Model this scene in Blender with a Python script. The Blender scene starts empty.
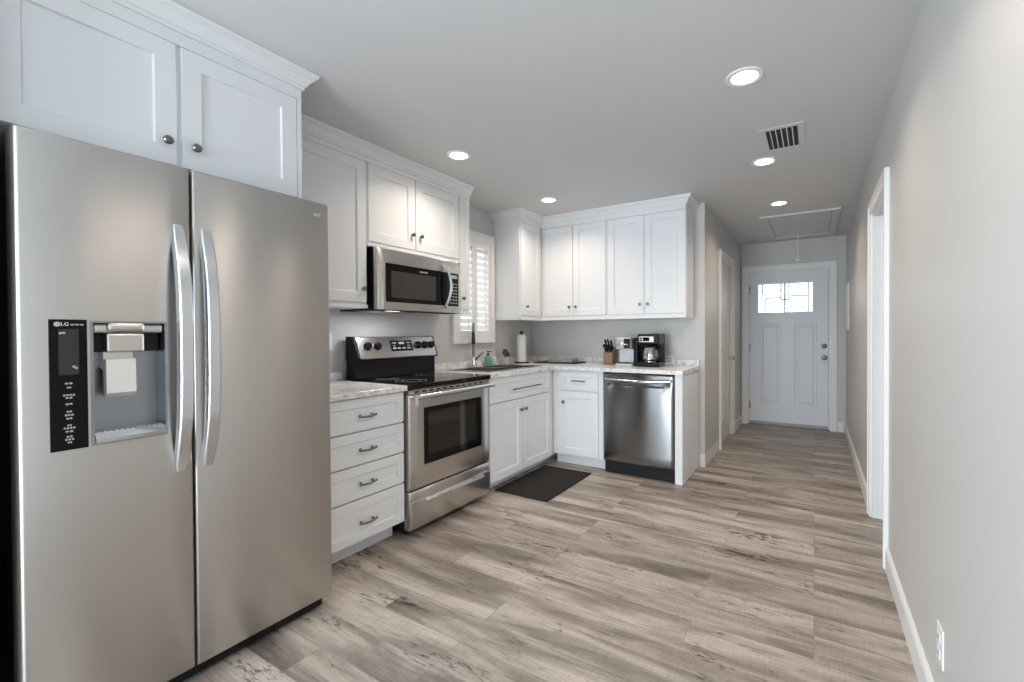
import bpy, bmesh, math, random
from mathutils import Vector, Matrix
random.seed(7)
S = bpy.context.scene
COL = S.collection
# ------------------------------------------------------------------ camera
cam_d = bpy.data.cameras.new('camera')
cam = bpy.data.objects.new('camera', cam_d)
COL.objects.link(cam)
cam_d.sensor_width = 36
cam_d.lens = 451.2127 / 1024 * 36
cam_d.shift_x = (512 - 543.3632) / 1024
cam_d.shift_y = (337.8938 - 341) / 1024
cam_d.clip_start = .02
_r = Vector((0.85716853, 0.51501229, -0.0049445)); _u = Vector((-0.00132883, 0.01181172, 0.99992936)); _f = Vector((-0.51503431, 0.85710141, -0.010809))
cam.matrix_world = Matrix(((_r.x, _u.x, -_f.x, 0), (_r.y, _u.y, -_f.y, 0), (_r.z, _u.z, -_f.z, 1.2397), (0, 0, 0, 1)))
S.camera = cam
# ------------------------------------------------------------------ world, daylight, exposure
W = bpy.data.worlds.new('world'); S.world = W; W.use_nodes = True
wb = W.node_tree.nodes['Background']; wb.inputs[0].default_value = (.86, .94, 1, 1); wb.inputs[1].default_value = 1.6
S.view_settings.view_transform = 'Standard'; S.view_settings.look = 'None'
S.view_settings.exposure = 0.1; S.view_settings.gamma = 1; S.view_settings.use_curve_mapping = False
def area(name, loc, rot, sx, sy, power, col, shape='RECTANGLE', spread=180):
    d = bpy.data.lights.new(name, 'AREA'); d.shape = shape; d.size = sx; d.size_y = sy
    d.energy = power; d.color = col; d.spread = math.radians(spread)
    o = bpy.data.objects.new(name, d); o.location = loc; o.rotation_euler = rot; COL.objects.link(o); return o
R90 = math.pi / 2
P_REAR, P_SIDE, P_ROOM, P_CAN, E_LENS = 168, 38, 14, 5.0, 9
area('daylight_rear_window', (-1.35, -3.02, 1.05), (R90, 0, 0), 1.75, 1.95, P_REAR, (.80, .905, 1))          # faces +Y
area('daylight_side_window', (-2.76, -1.5, 1.45), (R90, 0, -R90), 1.75, 1.25, P_SIDE, (.66, .83, 1))      # faces +X
area('daylight_kitchen_window', (-2.86, 3.3, 1.66), (R90, 0, -R90), .5, .85, 2.2, (.74, .88, 1))
area('daylight_side_room', (2.47, 3.6, 1.5), (R90, 0, R90), 1.2, 1.1, P_ROOM, (.84, .92, 1))              # faces -X

# ------------------------------------------------------------------ materials
def mat(name, col, rough=.5, metal=0, spec=.5, emit=None, estr=0, trans=0, ior=1.45, coat=0):
    m = bpy.data.materials.new(name); m.use_nodes = True
    b = m.node_tree.nodes['Principled BSDF']
    b.inputs['Base Color'].default_value = (*col, 1); b.inputs['Roughness'].default_value = rough
    b.inputs['Metallic'].default_value = metal; b.inputs['Specular IOR Level'].default_value = spec
    b.inputs['Transmission Weight'].default_value = trans; b.inputs['IOR'].default_value = ior
    b.inputs['Coat Weight'].default_value = coat
    if emit: b.inputs['Emission Color'].default_value = (*emit, 1); b.inputs['Emission Strength'].default_value = estr
    return m
def nd(m, t, **kw):
    n = m.node_tree.nodes.new(t)
    for k, v in kw.items(): setattr(n, k, v)
    return n
def lk(m, a, b): m.node_tree.links.new(a, b)
def bs(m): return m.node_tree.nodes['Principled BSDF']
def ramp(m, fac, stops):
    r = nd(m, 'ShaderNodeValToRGB'); e = r.color_ramp.elements
    while len(e) < len(stops): e.new(.5)
    for i, (p, c) in enumerate(stops): e[i].position = p; e[i].color = (*c, 1)
    lk(m, fac, r.inputs[0]); return r.outputs[0]
def pos(m, scale=(1, 1, 1)):
    g = nd(m, 'ShaderNodeNewGeometry'); mp = nd(m, 'ShaderNodeMapping'); mp.inputs['Scale'].default_value = scale
    lk(m, g.outputs['Position'], mp.inputs['Vector']); return mp.outputs['Vector']
def noise(m, vec, scale, detail=4, rough=.55, dist=0):
    n = nd(m, 'ShaderNodeTexNoise'); n.inputs['Scale'].default_value = scale; n.inputs['Detail'].default_value = detail
    n.inputs['Roughness'].default_value = rough; n.inputs['Distortion'].default_value = dist
    lk(m, vec, n.inputs['Vector']); return n
def paint(name, col, rough, bump=.02, scale=90):
    m = mat(name, col, rough, spec=.35); n = noise(m, pos(m), scale, 3)
    b = nd(m, 'ShaderNodeBump'); b.inputs['Strength'].default_value = bump; b.inputs['Distance'].default_value = .01
    lk(m, n.outputs['Fac'], b.inputs['Height']); lk(m, b.outputs[0], bs(m).inputs['Normal'])
    return m
M_WALL = paint('wall paint greige', (.60, .588, .572), .42)
M_CEIL = paint('ceiling paint', (.65, .655, .66), .7)
M_TRIM = paint('white trim paint', (.82, .82, .81), .35, .01)
M_CAB = paint('white cabinet lacquer', (.81, .823, .84), .33, .006)
M_DOORW = paint('front door paint', (.76, .79, .83), .4, .01)
M_KICK = paint('toe kick paint', (.70, .70, .69), .5, .01)
M_BLACK = mat('black plastic', (.010, .010, .011), .5, spec=.3)
M_BLKGL = mat('black glass', (.006, .006, .007), .06, spec=.3)
M_PANEL = mat('matt black touch panel', (.006, .006, .007), .35, spec=.12)
M_PADDLE = mat('satin paddle', (.80, .76, .72), .32, .55)
M_SCREEN = mat('oven window glass', (.022, .018, .015), .05, spec=.7)
M_MSCREEN = mat('microwave window mesh glass', (.05, .047, .043), .22, spec=.4)
M_CHROME = mat('polished chrome', (.75, .75, .75), .12, 1)
M_NICKEL = mat('dark nickel hardware', (.22, .215, .21), .28, 1)
M_DKMET = mat('dark bronze metal', (.05, .048, .047), .3, .8)
M_WHITEPL = mat('white plastic', (.82, .81, .79), .4)
M_GREYMARK = mat('grey print', (.42, .43, .44), .6)
M_LENS = mat('lit lamp lens', (1, 1, 1), .5, emit=(1, .93, .82), estr=E_LENS)
M_LCD = mat('dim display', (.035, .038, .035), .3, spec=.2)
M_PAPER = paint('paper towel', (.86, .86, .85), .9, .15, 160)
M_RUBBER = paint('dark mat pile', (.022, .018, .017), .9, .4, 220)
M_DRYMAT = paint('dark drying mat', (.035, .037, .04), .85, .3, 200)
M_CLOTH = paint('grey dish cloth', (.32, .34, .36), .9, .3, 120)
M_TEAL = mat('green soap', (.22, .42, .36), .15, trans=.35)
M_CLEAR = mat('clear glass', (.9, .93, .93), .03, trans=1, ior=1.3)
M_GLASSPANE = bpy.data.materials.new('window pane'); M_GLASSPANE.use_nodes = True
_nt = M_GLASSPANE.node_tree; _nt.nodes.clear()
_o = _nt.nodes.new('ShaderNodeOutputMaterial'); _mx = _nt.nodes.new('ShaderNodeMixShader'); _t = _nt.nodes.new('ShaderNodeBsdfTransparent'); _g = _nt.nodes.new('ShaderNodeBsdfGlossy')
_g.inputs['Roughness'].default_value = .05; _mx.inputs[0].default_value = .07
_nt.links.new(_t.outputs[0], _mx.inputs[1]); _nt.links.new(_g.outputs[0], _mx.inputs[2]); _nt.links.new(_mx.outputs[0], _o.inputs[0])
M_CARAFE = M_GLASSPANE.copy(); M_CARAFE.name = 'carafe glass'; M_CARAFE.node_tree.nodes['Mix Shader'].inputs[0].default_value = .3
M_CARAFE.node_tree.nodes['Glossy BSDF'].inputs['Roughness'].default_value = .12
M_GROUT = mat('lead came', (.16, .165, .17), .4, .6)
M_COFFEE = mat('dark coffee plastic', (.008, .008, .009), .25, spec=.35)
M_SILVER = mat('silver plastic', (.62, .63, .65), .3, .7)
M_LTGREY = mat('light grey plastic', (.62, .64, .67), .35, .2)
M_TERRA = mat('dark red brown bristle', (.09, .04, .035), .7)
M_CROCK = mat('stone glazed crock', (.50, .46, .43), .4)
def steel(name, col, rough, axis, aniso=0):
    m = mat(name, col, rough, 1)
    sc = {'h': (3, 3, 260), 'v': (260, 260, 3)}[axis]
    n = noise(m, pos(m, sc), 1, 3)
    mr = nd(m, 'ShaderNodeMapRange'); mr.inputs['To Min'].default_value = rough - .012; mr.inputs['To Max'].default_value = rough + .018
    lk(m, n.outputs['Fac'], mr.inputs['Value']); lk(m, mr.outputs[0], bs(m).inputs['Roughness'])
    if aniso:
        t = nd(m, 'ShaderNodeTangent'); t.direction_type = 'RADIAL'; t.axis = 'Z'; lk(m, t.outputs[0], bs(m).inputs['Tangent'])
        bs(m).inputs['Anisotropic'].default_value = aniso; bs(m).inputs['Anisotropic Rotation'].default_value = .25
    return m
M_FRIDGE = steel('refrigerator stainless', (.555, .535, .51), .37, 'h', .6)
M_STEEL = steel('appliance stainless', (.60, .58, .55), .28, 'h', .7)
M_DWSTEEL = steel('dishwasher stainless', (.27, .275, .28), .20, 'h', .85)
M_DISP = steel('dispenser recess steel', (.30, .315, .33), .3, 'v')
M_HANDLE = steel('satin handle steel', (.72, .74, .77), .22, 'v')
M_SINK = steel('sink steel', (.45, .45, .45), .25, 'h')
# wood look vinyl planks laid across the hall
def floor_mat():
    m = mat('grey oak vinyl plank', (.4, .35, .3), .42, spec=.4)
    br = nd(m, 'ShaderNodeTexBrick'); br.offset = .37; br.offset_frequency = 3
    for k, v in (('Scale', 1), ('Mortar Size', .0012), ('Mortar Smooth', .2), ('Brick Width', 1.22), ('Row Height', .152), ('Bias', 0)): br.inputs[k].default_value = v
    br.inputs['Color1'].default_value = (0, 0, 0, 1); br.inputs['Color2'].default_value = (1, 1, 1, 1); br.inputs['Mortar'].default_value = (.5, .5, .5, 1)
    lk(m, pos(m), br.inputs['Vector'])
    off = nd(m, 'ShaderNodeVectorMath', operation='MULTIPLY_ADD'); off.inputs[1].default_value = (7.3, 3.1, 5.7)
    lk(m, br.outputs['Color'], off.inputs[0]); lk(m, pos(m, (.8, 5.0, 1)), off.inputs[2])
    n1 = noise(m, off.outputs[0], 1.5, 6, .6, .5)
    off2 = nd(m, 'ShaderNodeVectorMath', operation='MULTIPLY_ADD'); off2.inputs[1].default_value = (3.3, 9.1, 2.7)
    lk(m, br.outputs['Color'], off2.inputs[0]); lk(m, pos(m, (3, 70, 1)), off2.inputs[2])
    n2 = noise(m, off2.outputs[0], 1.2, 5, .6, .3)
    off3 = nd(m, 'ShaderNodeVectorMath', operation='MULTIPLY_ADD'); off3.inputs[1].default_value = (5.3, 1.1, 2.7)
    lk(m, br.outputs['Color'], off3.inputs[0]); lk(m, pos(m, (7, 48, 1)), off3.inputs[2])
    n3 = noise(m, off3.outputs[0], 1.0, 6, .72, .3)
    c1 = ramp(m, n1.outputs['Fac'], [(.32, (.165, .138, .118)), (.44, (.28, .238, .205)), (.53, (.40, .346, .302)), (.64, (.52, .46, .405))])
    c2 = ramp(m, n2.outputs['Fac'], [(.30, (.78, .775, .77)), (.5, (.99, .99, .99)), (.72, (1.08, 1.08, 1.08))])
    c3 = ramp(m, n3.outputs['Fac'], [(.30, (.30, .28, .27)), (.375, (.82, .81, .80)), (.43, (1, 1, 1))])
    c4 = ramp(m, br.outputs['Color'], [(0, (.85, .845, .84)), (1, (1.12, 1.12, 1.12))])
    n5 = noise(m, pos(m, (16, 55, 1)), 1.0, 5, .7, .4); n6 = noise(m, pos(m, (1.6, 5, 1)), 1.3, 3, .5)
    ad = nd(m, 'ShaderNodeMath', operation='MULTIPLY_ADD'); lk(m, n6.outputs['Fac'], ad.inputs[0]); ad.inputs[1].default_value = .8; lk(m, n5.outputs['Fac'], ad.inputs[2])
    c5 = ramp(m, ad.outputs[0], [(.66, (.22, .20, .19)), (.735, (.80, .79, .78)), (.79, (1, 1, 1))])
    n7 = noise(m, pos(m, (110, 14, 1)), 1.0, 3, .6)
    c6 = ramp(m, n7.outputs['Fac'], [(.35, (.92, .92, .92)), (.6, (1.04, 1.04, 1.04))])
    cur = c1
    for c in (c2, c3, c4, c5, c6):
        mx = nd(m, 'ShaderNodeMixRGB', blend_type='MULTIPLY'); mx.inputs[0].default_value = 1
        lk(m, cur, mx.inputs[1]); lk(m, c, mx.inputs[2]); cur = mx.outputs[0]
    mx = nd(m, 'ShaderNodeMixRGB', blend_type='MULTIPLY'); lk(m, br.outputs['Fac'], mx.inputs[0]); lk(m, cur, mx.inputs[1]); mx.inputs[2].default_value = (.68, .66, .65, 1)
    lk(m, mx.outputs[0], bs(m).inputs['Base Color'])
    b = nd(m, 'ShaderNodeBump'); b.inputs['Strength'].default_value = .12; b.inputs['Distance'].default_value = .003
    lk(m, n2.outputs['Fac'], b.inputs['Height']); lk(m, b.outputs[0], bs(m).inputs['Normal'])
    return m
M_FLOOR = floor_mat()
def marble_mat():
    m = mat('white marble laminate', (.8, .8, .8), .22)
    v = pos(m)
    n = noise(m, v, 3.2, 8, .62, 2.2); n2 = noise(m, v, 9, 6, .6, 1.2)
    c = ramp(m, n.outputs['Fac'], [(.40, (.84, .84, .83)), (.48, (.80, .79, .78)), (.50, (.46, .46, .47)), (.52, (.78, .77, .76)), (.62, (.85, .85, .84))])
    c2 = ramp(m, n2.outputs['Fac'], [(.30, (.72, .71, .71)), (.44, (1, 1, 1)), (1, (1, 1, 1))])
    mx = nd(m, 'ShaderNodeMixRGB', blend_type='MULTIPLY'); mx.inputs[0].default_value = .8
    lk(m, c, mx.inputs[1]); lk(m, c2, mx.inputs[2]); lk(m, mx.outputs[0], bs(m).inputs['Base Color'])
    return m
M_MARBLE = marble_mat()
def wood_mat():
    m = mat('knife block wood', (.4, .22, .13), .45)
    n = noise(m, pos(m, (60, 60, 5)), 1, 4)
    lk(m, ramp(m, n.outputs['Fac'], [(.3, (.20, .115, .08)), (.7, (.34, .21, .15))]), bs(m).inputs['Base Color'])
    return m
M_WOOD = wood_mat()

# ------------------------------------------------------------------ mesh helpers
def BM(): return bmesh.new()
def box(bm, x0, x1, y0, y1, z0, z1, bev=0, seg=2):
    vs = [bm.verts.new((x, y, z)) for x in sorted((x0, x1)) for y in sorted((y0, y1)) for z in sorted((z0, z1))]
    fs = [bm.faces.new([vs[i] for i in f]) for f in ((0, 1, 3, 2), (4, 6, 7, 5), (0, 4, 5, 1), (2, 3, 7, 6), (0, 2, 6, 4), (1, 5, 7, 3))]
    if bev:
        es = list({e for f in fs for e in f.edges})
        bmesh.ops.bevel(bm, geom=es, offset=bev, segments=seg, profile=.5, affect='EDGES')
    return bm
def tube(bm, pts, r, n=12, caps=True, flat=None):
    """round tube through 3-D points; r a number or a list; flat=(axis vector, factor) squashes the section"""
    pts = [Vector(p) for p in pts]; rs = r if isinstance(r, (list, tuple)) else [r] * len(pts)
    rings = []; ref = None
    for i, p in enumerate(pts):
        t = (pts[min(i + 1, len(pts) - 1)] - pts[max(i - 1, 0)]).normalized()
        if ref is None: ref = t.orthogonal().normalized() if flat is None else Vector(flat[0])
        a = (ref - t * ref.dot(t)).normalized(); b = t.cross(a); ref = a
        k = 1 if flat is None else flat[1]
        rings.append([bm.verts.new(p + (a * math.cos(2 * math.pi * j / n) + b * k * math.sin(2 * math.pi * j / n)) * rs[i]) for j in range(n)])
    for A, B in zip(rings, rings[1:]):
        for j in range(n): bm.faces.new((A[j], A[(j + 1) % n], B[(j + 1) % n], B[j]))
    if caps: bm.faces.new(rings[0][::-1]); bm.faces.new(rings[-1])
    return bm
def lathe(bm, c, prof, n=28, axis='z'):
    """prof: (radius, height) pairs, from c along axis"""
    c = Vector(c); rings = []
    def P(r, h, a):
        x, y = r * math.cos(a), r * math.sin(a)
        return c + {'z': Vector((x, y, h)), 'x': Vector((h, x, y)), '-y': Vector((x, -h, y)), 'y': Vector((x, h, y))}[axis]
    for r, h in prof:
        rings.append([bm.verts.new(P(max(r, 1e-5), h, 2 * math.pi * j / n)) for j in range(n)])
    for A, B in zip(rings, rings[1:]):
        for j in range(n): bm.faces.new((A[j], A[(j + 1) % n], B[(j + 1) % n], B[j]))
    bm.faces.new(rings[0][::-1]); bm.faces.new(rings[-1])
    bmesh.ops.remove_doubles(bm, verts=bm.verts, dist=2e-5)
    return bm
def cells(bm, us, vs, skip, w0, w1, mp):
    """a slab in (u,v) between w0 and w1 made of grid cells, leaving out the skipped ones; mp maps (u,v,w) to the world"""
    nu, nv = len(us) - 1, len(vs) - 1
    on = lambda i, j: 0 <= i < nu and 0 <= j < nv and not skip(i, j)
    V = {}
    def g(i, j, k):
        if (i, j, k) not in V: V[i, j, k] = bm.verts.new(mp(us[i], vs[j], (w0, w1)[k]))
        return V[i, j, k]
    for i in range(nu):
        for j in range(nv):
            if not on(i, j): continue
            for k in (0, 1): bm.faces.new((g(i, j, k), g(i + 1, j, k), g(i + 1, j + 1, k), g(i, j + 1, k)))
            for (di, dj, a, b) in ((-1, 0, (i, j), (i, j + 1)), (1, 0, (i + 1, j), (i + 1, j + 1)), (0, -1, (i, j), (i + 1, j)), (0, 1, (i, j + 1), (i + 1, j + 1))):
                if not on(i + di, j + dj): bm.faces.new((g(*a, 0), g(*b, 0), g(*b, 1), g(*a, 1)))
    return bm
def prism(bm, prof, mp, a, b):
    """polygon prof [(p,q)] swept from a to b; mp maps (p,q,t)"""
    A = [bm.verts.new(mp(p, q, a)) for p, q in prof]; B = [bm.verts.new(mp(p, q, b)) for p, q in prof]
    n = len(prof)
    for i in range(n): bm.faces.new((A[i], A[(i + 1) % n], B[(i + 1) % n], B[i]))
    bm.faces.new(A[::-1]); bm.faces.new(B)
    return bm
def FX(P): return lambda u, d, z: (P + d, u, z)      # a front that faces +X, u = Y
def FY(P): return lambda u, d, z: (u, P - d, z)      # a front that faces -Y, u = X
def fbox(bm, mp, u0, u1, d0, d1, z0, z1, bev=0, seg=2):
    a, b = mp(u0, d0, z0), mp(u1, d1, z1)
    return box(bm, a[0], b[0], a[1], b[1], a[2], b[2], bev, seg)
def front(bm, mp, us, zs, df, back, holes=(), depth=0.0):
    """a door front: grid surface at depth df(u,z), flat back; cells in holes are recessed by depth"""
    V = {}
    nu, nz = len(us), len(zs)
    for i, u in enumerate(us):
        for j, z in enumerate(zs):
            V[i, j] = bm.verts.new(mp(u, df(u, z), z))
    hs = set(holes)
    for i in range(nu - 1):
        for j in range(nz - 1):
            if (i, j) not in hs: bm.faces.new((V[i, j], V[i + 1, j], V[i + 1, j + 1], V[i, j + 1]))
    loop = [(i, 0) for i in range(nu)] + [(nu - 1, j) for j in range(1, nz)] + [(i, nz - 1) for i in range(nu - 2, -1, -1)] + [(0, j) for j in range(nz - 2, 0, -1)]
    bk = [bm.verts.new(mp(us[i], back, zs[j])) for i, j in loop]
    for k in range(len(loop)):
        k2 = (k + 1) % len(loop); bm.faces.new((V[loop[k]], V[loop[k2]], bk[k2], bk[k]))
    bm.faces.new(bk)
    if hs:
        I = sorted({h[0] for h in hs}); J = sorted({h[1] for h in hs})
        i0, i1, j0, j1 = I[0], I[-1] + 1, J[0], J[-1] + 1
        lp = [(i, j0) for i in range(i0, i1 + 1)] + [(i1, j) for j in range(j0 + 1, j1 + 1)] + [(i, j1) for i in range(i1 - 1, i0 - 1, -1)] + [(i0, j) for j in range(j1 - 1, j0, -1)]
        rb = [bm.verts.new(mp(us[i], -depth, zs[j])) for i, j in lp]
        for k in range(len(lp)):
            k2 = (k + 1) % len(lp); bm.faces.new((V[lp[k2]], V[lp[k]], rb[k], rb[k2]))
        bm.faces.new(rb[::-1])
    return bm
def shaker(bm, mp, u0, u1, z0, z1, rail=.062, t=.02, rec=.009, bev=.002):
    """a shaker door: frame with a recessed flat panel, front surface at d = 0"""
    st = .004
    us = [u0, u0 + rail, u0 + rail + st, u1 - rail - st, u1 - rail, u1]; zs = [z0, z0 + rail, z0 + rail + st, z1 - rail - st, z1 - rail, z1]
    V = {}
    for i in range(6):
        for j in range(6):
            V[i, j] = bm.verts.new(mp(us[i], -rec if (2 <= i <= 3 and 2 <= j <= 3) else 0, zs[j]))
    for i in range(5):
        for j in range(5):
            bm.faces.new((V[i, j], V[i + 1, j], V[i + 1, j + 1], V[i, j + 1]))
    lp = [(i, 0) for i in range(6)] + [(5, j) for j in range(1, 6)] + [(i, 5) for i in range(4, -1, -1)] + [(0, j) for j in range(4, 0, -1)]
    bk = [bm.verts.new(mp(us[i], -t, zs[j])) for i, j in lp]
    rim = []
    for k in range(len(lp)):
        k2 = (k + 1) % len(lp); bm.faces.new((V[lp[k]], V[lp[k2]], bk[k2], bk[k]))
        rim.append(bm.edges.get((V[lp[k]], V[lp[k2]])))
    bm.faces.new(bk)
    if bev: bmesh.ops.bevel(bm, geom=rim, offset=bev, segments=2, profile=.5, affect='EDGES')
    return bm
def sweep(bm, path, prof, side=1):
    """profile (outward offset, z) along a 2-D polyline with mitred corners; outward = side * right-hand normal"""
    pts = [Vector(p) for p in path]; rings = []
    for i, p in enumerate(pts):
        ns = []
        if i > 0: d = (pts[i] - pts[i - 1]).normalized(); ns.append(Vector((d.y, -d.x)) * side)
        if i < len(pts) - 1: d = (pts[i + 1] - pts[i]).normalized(); ns.append(Vector((d.y, -d.x)) * side)
        n = sum(ns, Vector((0, 0)))
        n = n / n.length_squared * len(ns) if len(ns) == 1 else n * (2 / n.length_squared)
        rings.append([bm.verts.new((p.x + n.x * o, p.y + n.y * o, z)) for o, z in prof])
    k = len(prof)
    for A, B in zip(rings, rings[1:]):
        for j in range(k): bm.faces.new((A[j], A[(j + 1) % k], B[(j + 1) % k], B[j]))
    bm.faces.new(rings[0][::-1]); bm.faces.new(rings[-1])
    return bm
ROOTS = {}
def link(name, bm, m, parent=None, smooth=False):
    """links bm (in world coordinates) as ONE mesh object; a child is kept in its thing's space"""
    bmesh.ops.recalc_face_normals(bm, faces=bm.faces)
    if parent is not None: org = ROOTS[parent.name]
    else:
        xs = [v.co for v in bm.verts]
        lo = Vector([min(c[i] for c in xs) for i in range(3)]); hi = Vector([max(c[i] for c in xs) for i in range(3)])
        org = Vector(((lo.x + hi.x) / 2, (lo.y + hi.y) / 2, lo.z))
    bmesh.ops.translate(bm, verts=bm.verts, vec=-org)
    me = bpy.data.meshes.new(name); bm.to_mesh(me); bm.free()
    me.materials.append(m)
    o = bpy.data.objects.new(name, me); COL.objects.link(o)
    if parent is not None: o.parent = parent
    else: o.location = org
    ROOTS[o.name] = org
    if smooth: shade(o)
    return o
def shade(o, ang=40):
    me = o.data
    for p in me.polygons: p.use_smooth = True
    bm = bmesh.new(); bm.from_mesh(me)
    for e in bm.edges:
        if len(e.link_faces) == 2 and e.calc_face_angle(0) > math.radians(ang): e.smooth = False
    bm.to_mesh(me); bm.free()
def tag(o, label, cat, group=None, kind=None):
    o['label'] = label; o['category'] = cat
    if group: o['group'] = group
    if kind: o['kind'] = kind
    return o
def thing(name, loc, label, cat, group=None, kind=None):
    o = bpy.data.objects.new(name, None); o.empty_display_size = .1; o.location = loc; COL.objects.link(o)
    ROOTS[o.name] = Vector(loc)
    return tag(o, label, cat, group, kind)
def struct(name, bm, m, label, cat, smooth=False): return tag(link(name, bm, m, smooth=smooth), label, cat, kind='structure')
def knob(parent, mp, u, z, m=None, r=.0155):
    bm = BM(); a = mp(u, 0, z); ax = 'x' if mp(0, 1, 0)[0] != mp(0, 0, 0)[0] else '-y'
    lathe(bm, a, [(.0075, .0005), (.0065, .010), (.0075, .013), (r, .018), (r, .024), (r * .72, .029), (.001, .030)], 18, ax)
    return link('knob', bm, m or M_NICKEL, parent, True)
def bar_pull(parent, mp, u0, u1, z, r=.005, off=.028, m=None, ornate=False):
    bm = BM(); c = (u0 + u1) / 2; h = (u1 - u0) / 2
    if ornate:
        pts = [mp(c + h * t, off - .008 * abs(t) ** 2.2, z - .004 * (1 - t * t)) for t in [k / 8 - 1 for k in range(17)]]
        rs = [r * (1.35 if abs(t) > .95 else .8 + .35 * abs(math.cos(t * 9))) for t in [k / 8 - 1 for k in range(17)]]
        tube(bm, pts, rs, 10)
        for s in (-.72, .72): tube(bm, [mp(c + h * s, .0005, z), mp(c + h * s, .004, z), mp(c + h * s, .01, z), mp(c + h * s, off - .006, z - .002)], [.009, .008, .004, .0045], 10)
    else:
        tube(bm, [mp(u0, off, z), mp(u1, off, z)], r, 12)
        for s in (-.8, .8): tube(bm, [mp(c + h * s, .0005, z), mp(c + h * s, off, z)], r * .8, 10)
    return link('handle', bm, m or M_NICKEL, parent, True)

# ------------------------------------------------------------------ dimensions
XL, XR, XH, YW, YE, ZC, YR = -2.735, .331, -.86, 4.296, 6.65, 2.42, -3.0
XD, YB = -2.108, 3.692           # base cabinet fronts of the two runs
XU, YU = -2.403, 3.979           # wall cabinet fronts of the two runs
CT = .930; CB = .897             # worktop
T = .12
# ------------------------------------------------------------------ room shell
bm = BM(); cells(bm, [XL - T, XR + T, 2.5], [YR - T, 2.2, 5.0, YE + T], lambda i, j: i == 1 and j != 1, -.1, 0, lambda u, v, w: (u, v, w))
struct('floor', bm, M_FLOOR, 'grey brown wood plank floor running through kitchen and hallway', 'floor')
bm = BM(); cells(bm, [XL - T, XR + T, 2.5], [YR - T, 2.2, 5.0, YE + T], lambda i, j: i == 1 and j != 1, ZC, ZC + .1, lambda u, v, w: (u, v, w))
struct('ceiling', bm, M_CEIL, 'flat light grey ceiling above the kitchen and hallway', 'ceiling')
WY0, WY1, WZ0, WZ1 = 3.045, 3.555, 1.215, 2.10      # kitchen window opening
bm = BM(); cells(bm, [YR, -2.4, -.6, WY0, WY1, YW + T], [0, .8, WZ0, 2.10, ZC], lambda i, j: (i == 1 and j in (1, 2)) or (i == 3 and j == 2), XL - T, XL, lambda u, v, w: (w, u, v))
struct('wall_left', bm, M_WALL, 'greige wall behind the stove and sink with the shuttered window', 'wall')
bm = BM(); cells(bm, [XL + .001, XH], [0, ZC], lambda i, j: False, YW, YW + T, lambda u, v, w: (u, w, v))
struct('wall_back', bm, M_WALL, 'greige wall behind the coffee makers, ending at the hallway corner', 'wall')
bm = BM(); cells(bm, [YW + T, 5.085, 5.885, YE], [0, 2.04, ZC], lambda i, j: i == 1 and j == 0, XH - T, XH, lambda u, v, w: (w, u, v))
struct('wall_hall_left', bm, M_WALL, 'short greige hallway wall with a cream door beyond the kitchen corner', 'wall')
bm = BM(); cells(bm, [XH - T, -.775, .17, XR + T], [0, 2.045, ZC], lambda i, j: i == 1 and j == 0, YE, YE + T, lambda u, v, w: (u, w, v))
struct('wall_hall_end', bm, M_WALL, 'grey wall around the front door at the end of the hallway', 'wall')
bm = BM(); cells(bm, [YR, 2.99, 3.70, YE], [0, 2.015, ZC], lambda i, j: i == 1 and j == 0, XR, XR + T, lambda u, v, w: (w, u, v))
struct('wall_right', bm, M_WALL, 'long greige wall with an open doorway and a low outlet', 'wall')
bm = BM(); cells(bm, [XL - T, -2.25, -.45, XR + T], [0, 2.05, ZC], lambda i, j: i == 1 and j == 0, YR - T, YR, lambda u, v, w: (u, w, v))
struct('wall_rear', bm, M_WALL, 'greige wall behind the camera with a wide glazed opening', 'wall')
bm = BM(); cells(bm, [2.2, 3.0, 4.2, 5.0], [0, .95, 2.05, ZC], lambda i, j: i == 1 and j == 1, 2.5, 2.5 + T, lambda u, v, w: (w, u, v))
box(bm, XR + T, 2.5, 2.08, 2.2, 0, ZC); box(bm, XR + T, 2.5, 5.0, 5.12, 0, ZC)
struct('wall_side_room', bm, M_WALL, 'walls of the side room beyond the open doorway', 'wall')
# window panes and frames of the openings
def window(n, mp, u0, u1, z0, z1, label, cols=1):
    root = thing('window_%d' % n, mp((u0 + u1) / 2, 0, z0), label, 'window', kind='structure')
    us = [u0, u0 + .04]; skip = []
    w = (u1 - u0)
    for c in range(1, cols): us += [u0 + w * c / cols - .02, u0 + w * c / cols + .02]
    us += [u1 - .04, u1]
    bm = BM(); cells(bm, us, [z0, z0 + .04, z1 - .04, z1], lambda i, j: i % 2 == 1 and j == 1, -.09, -.05, lambda u, v, d: mp(u, d, v)); link('frame', bm, M_TRIM, root)
    bm = BM(); fbox(bm, mp, u0 + .038, u1 - .038, -.073, -.068, z0 + .038, z1 - .038); link('pane', bm, M_GLASSPANE, root)
window(1, FX(XL), WY0 + .001, WY1 - .001, WZ0 + .001, WZ1 - .001, 'narrow kitchen window behind the white shutters over the sink')
window(2, FX(XL), -2.399, -.601, .801, 2.099, 'wide living area window behind the camera', 2)
window(3, lambda u, d, z: (u, YR + d, z), -2.249, -.451, .001, 2.049, 'tall glazed sliding door behind the camera', 2)
window(4, lambda u, d, z: (2.5 - d, u, z), 3.001, 4.199, .951, 2.049, 'window of the side room beyond the doorway', 2)
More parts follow.
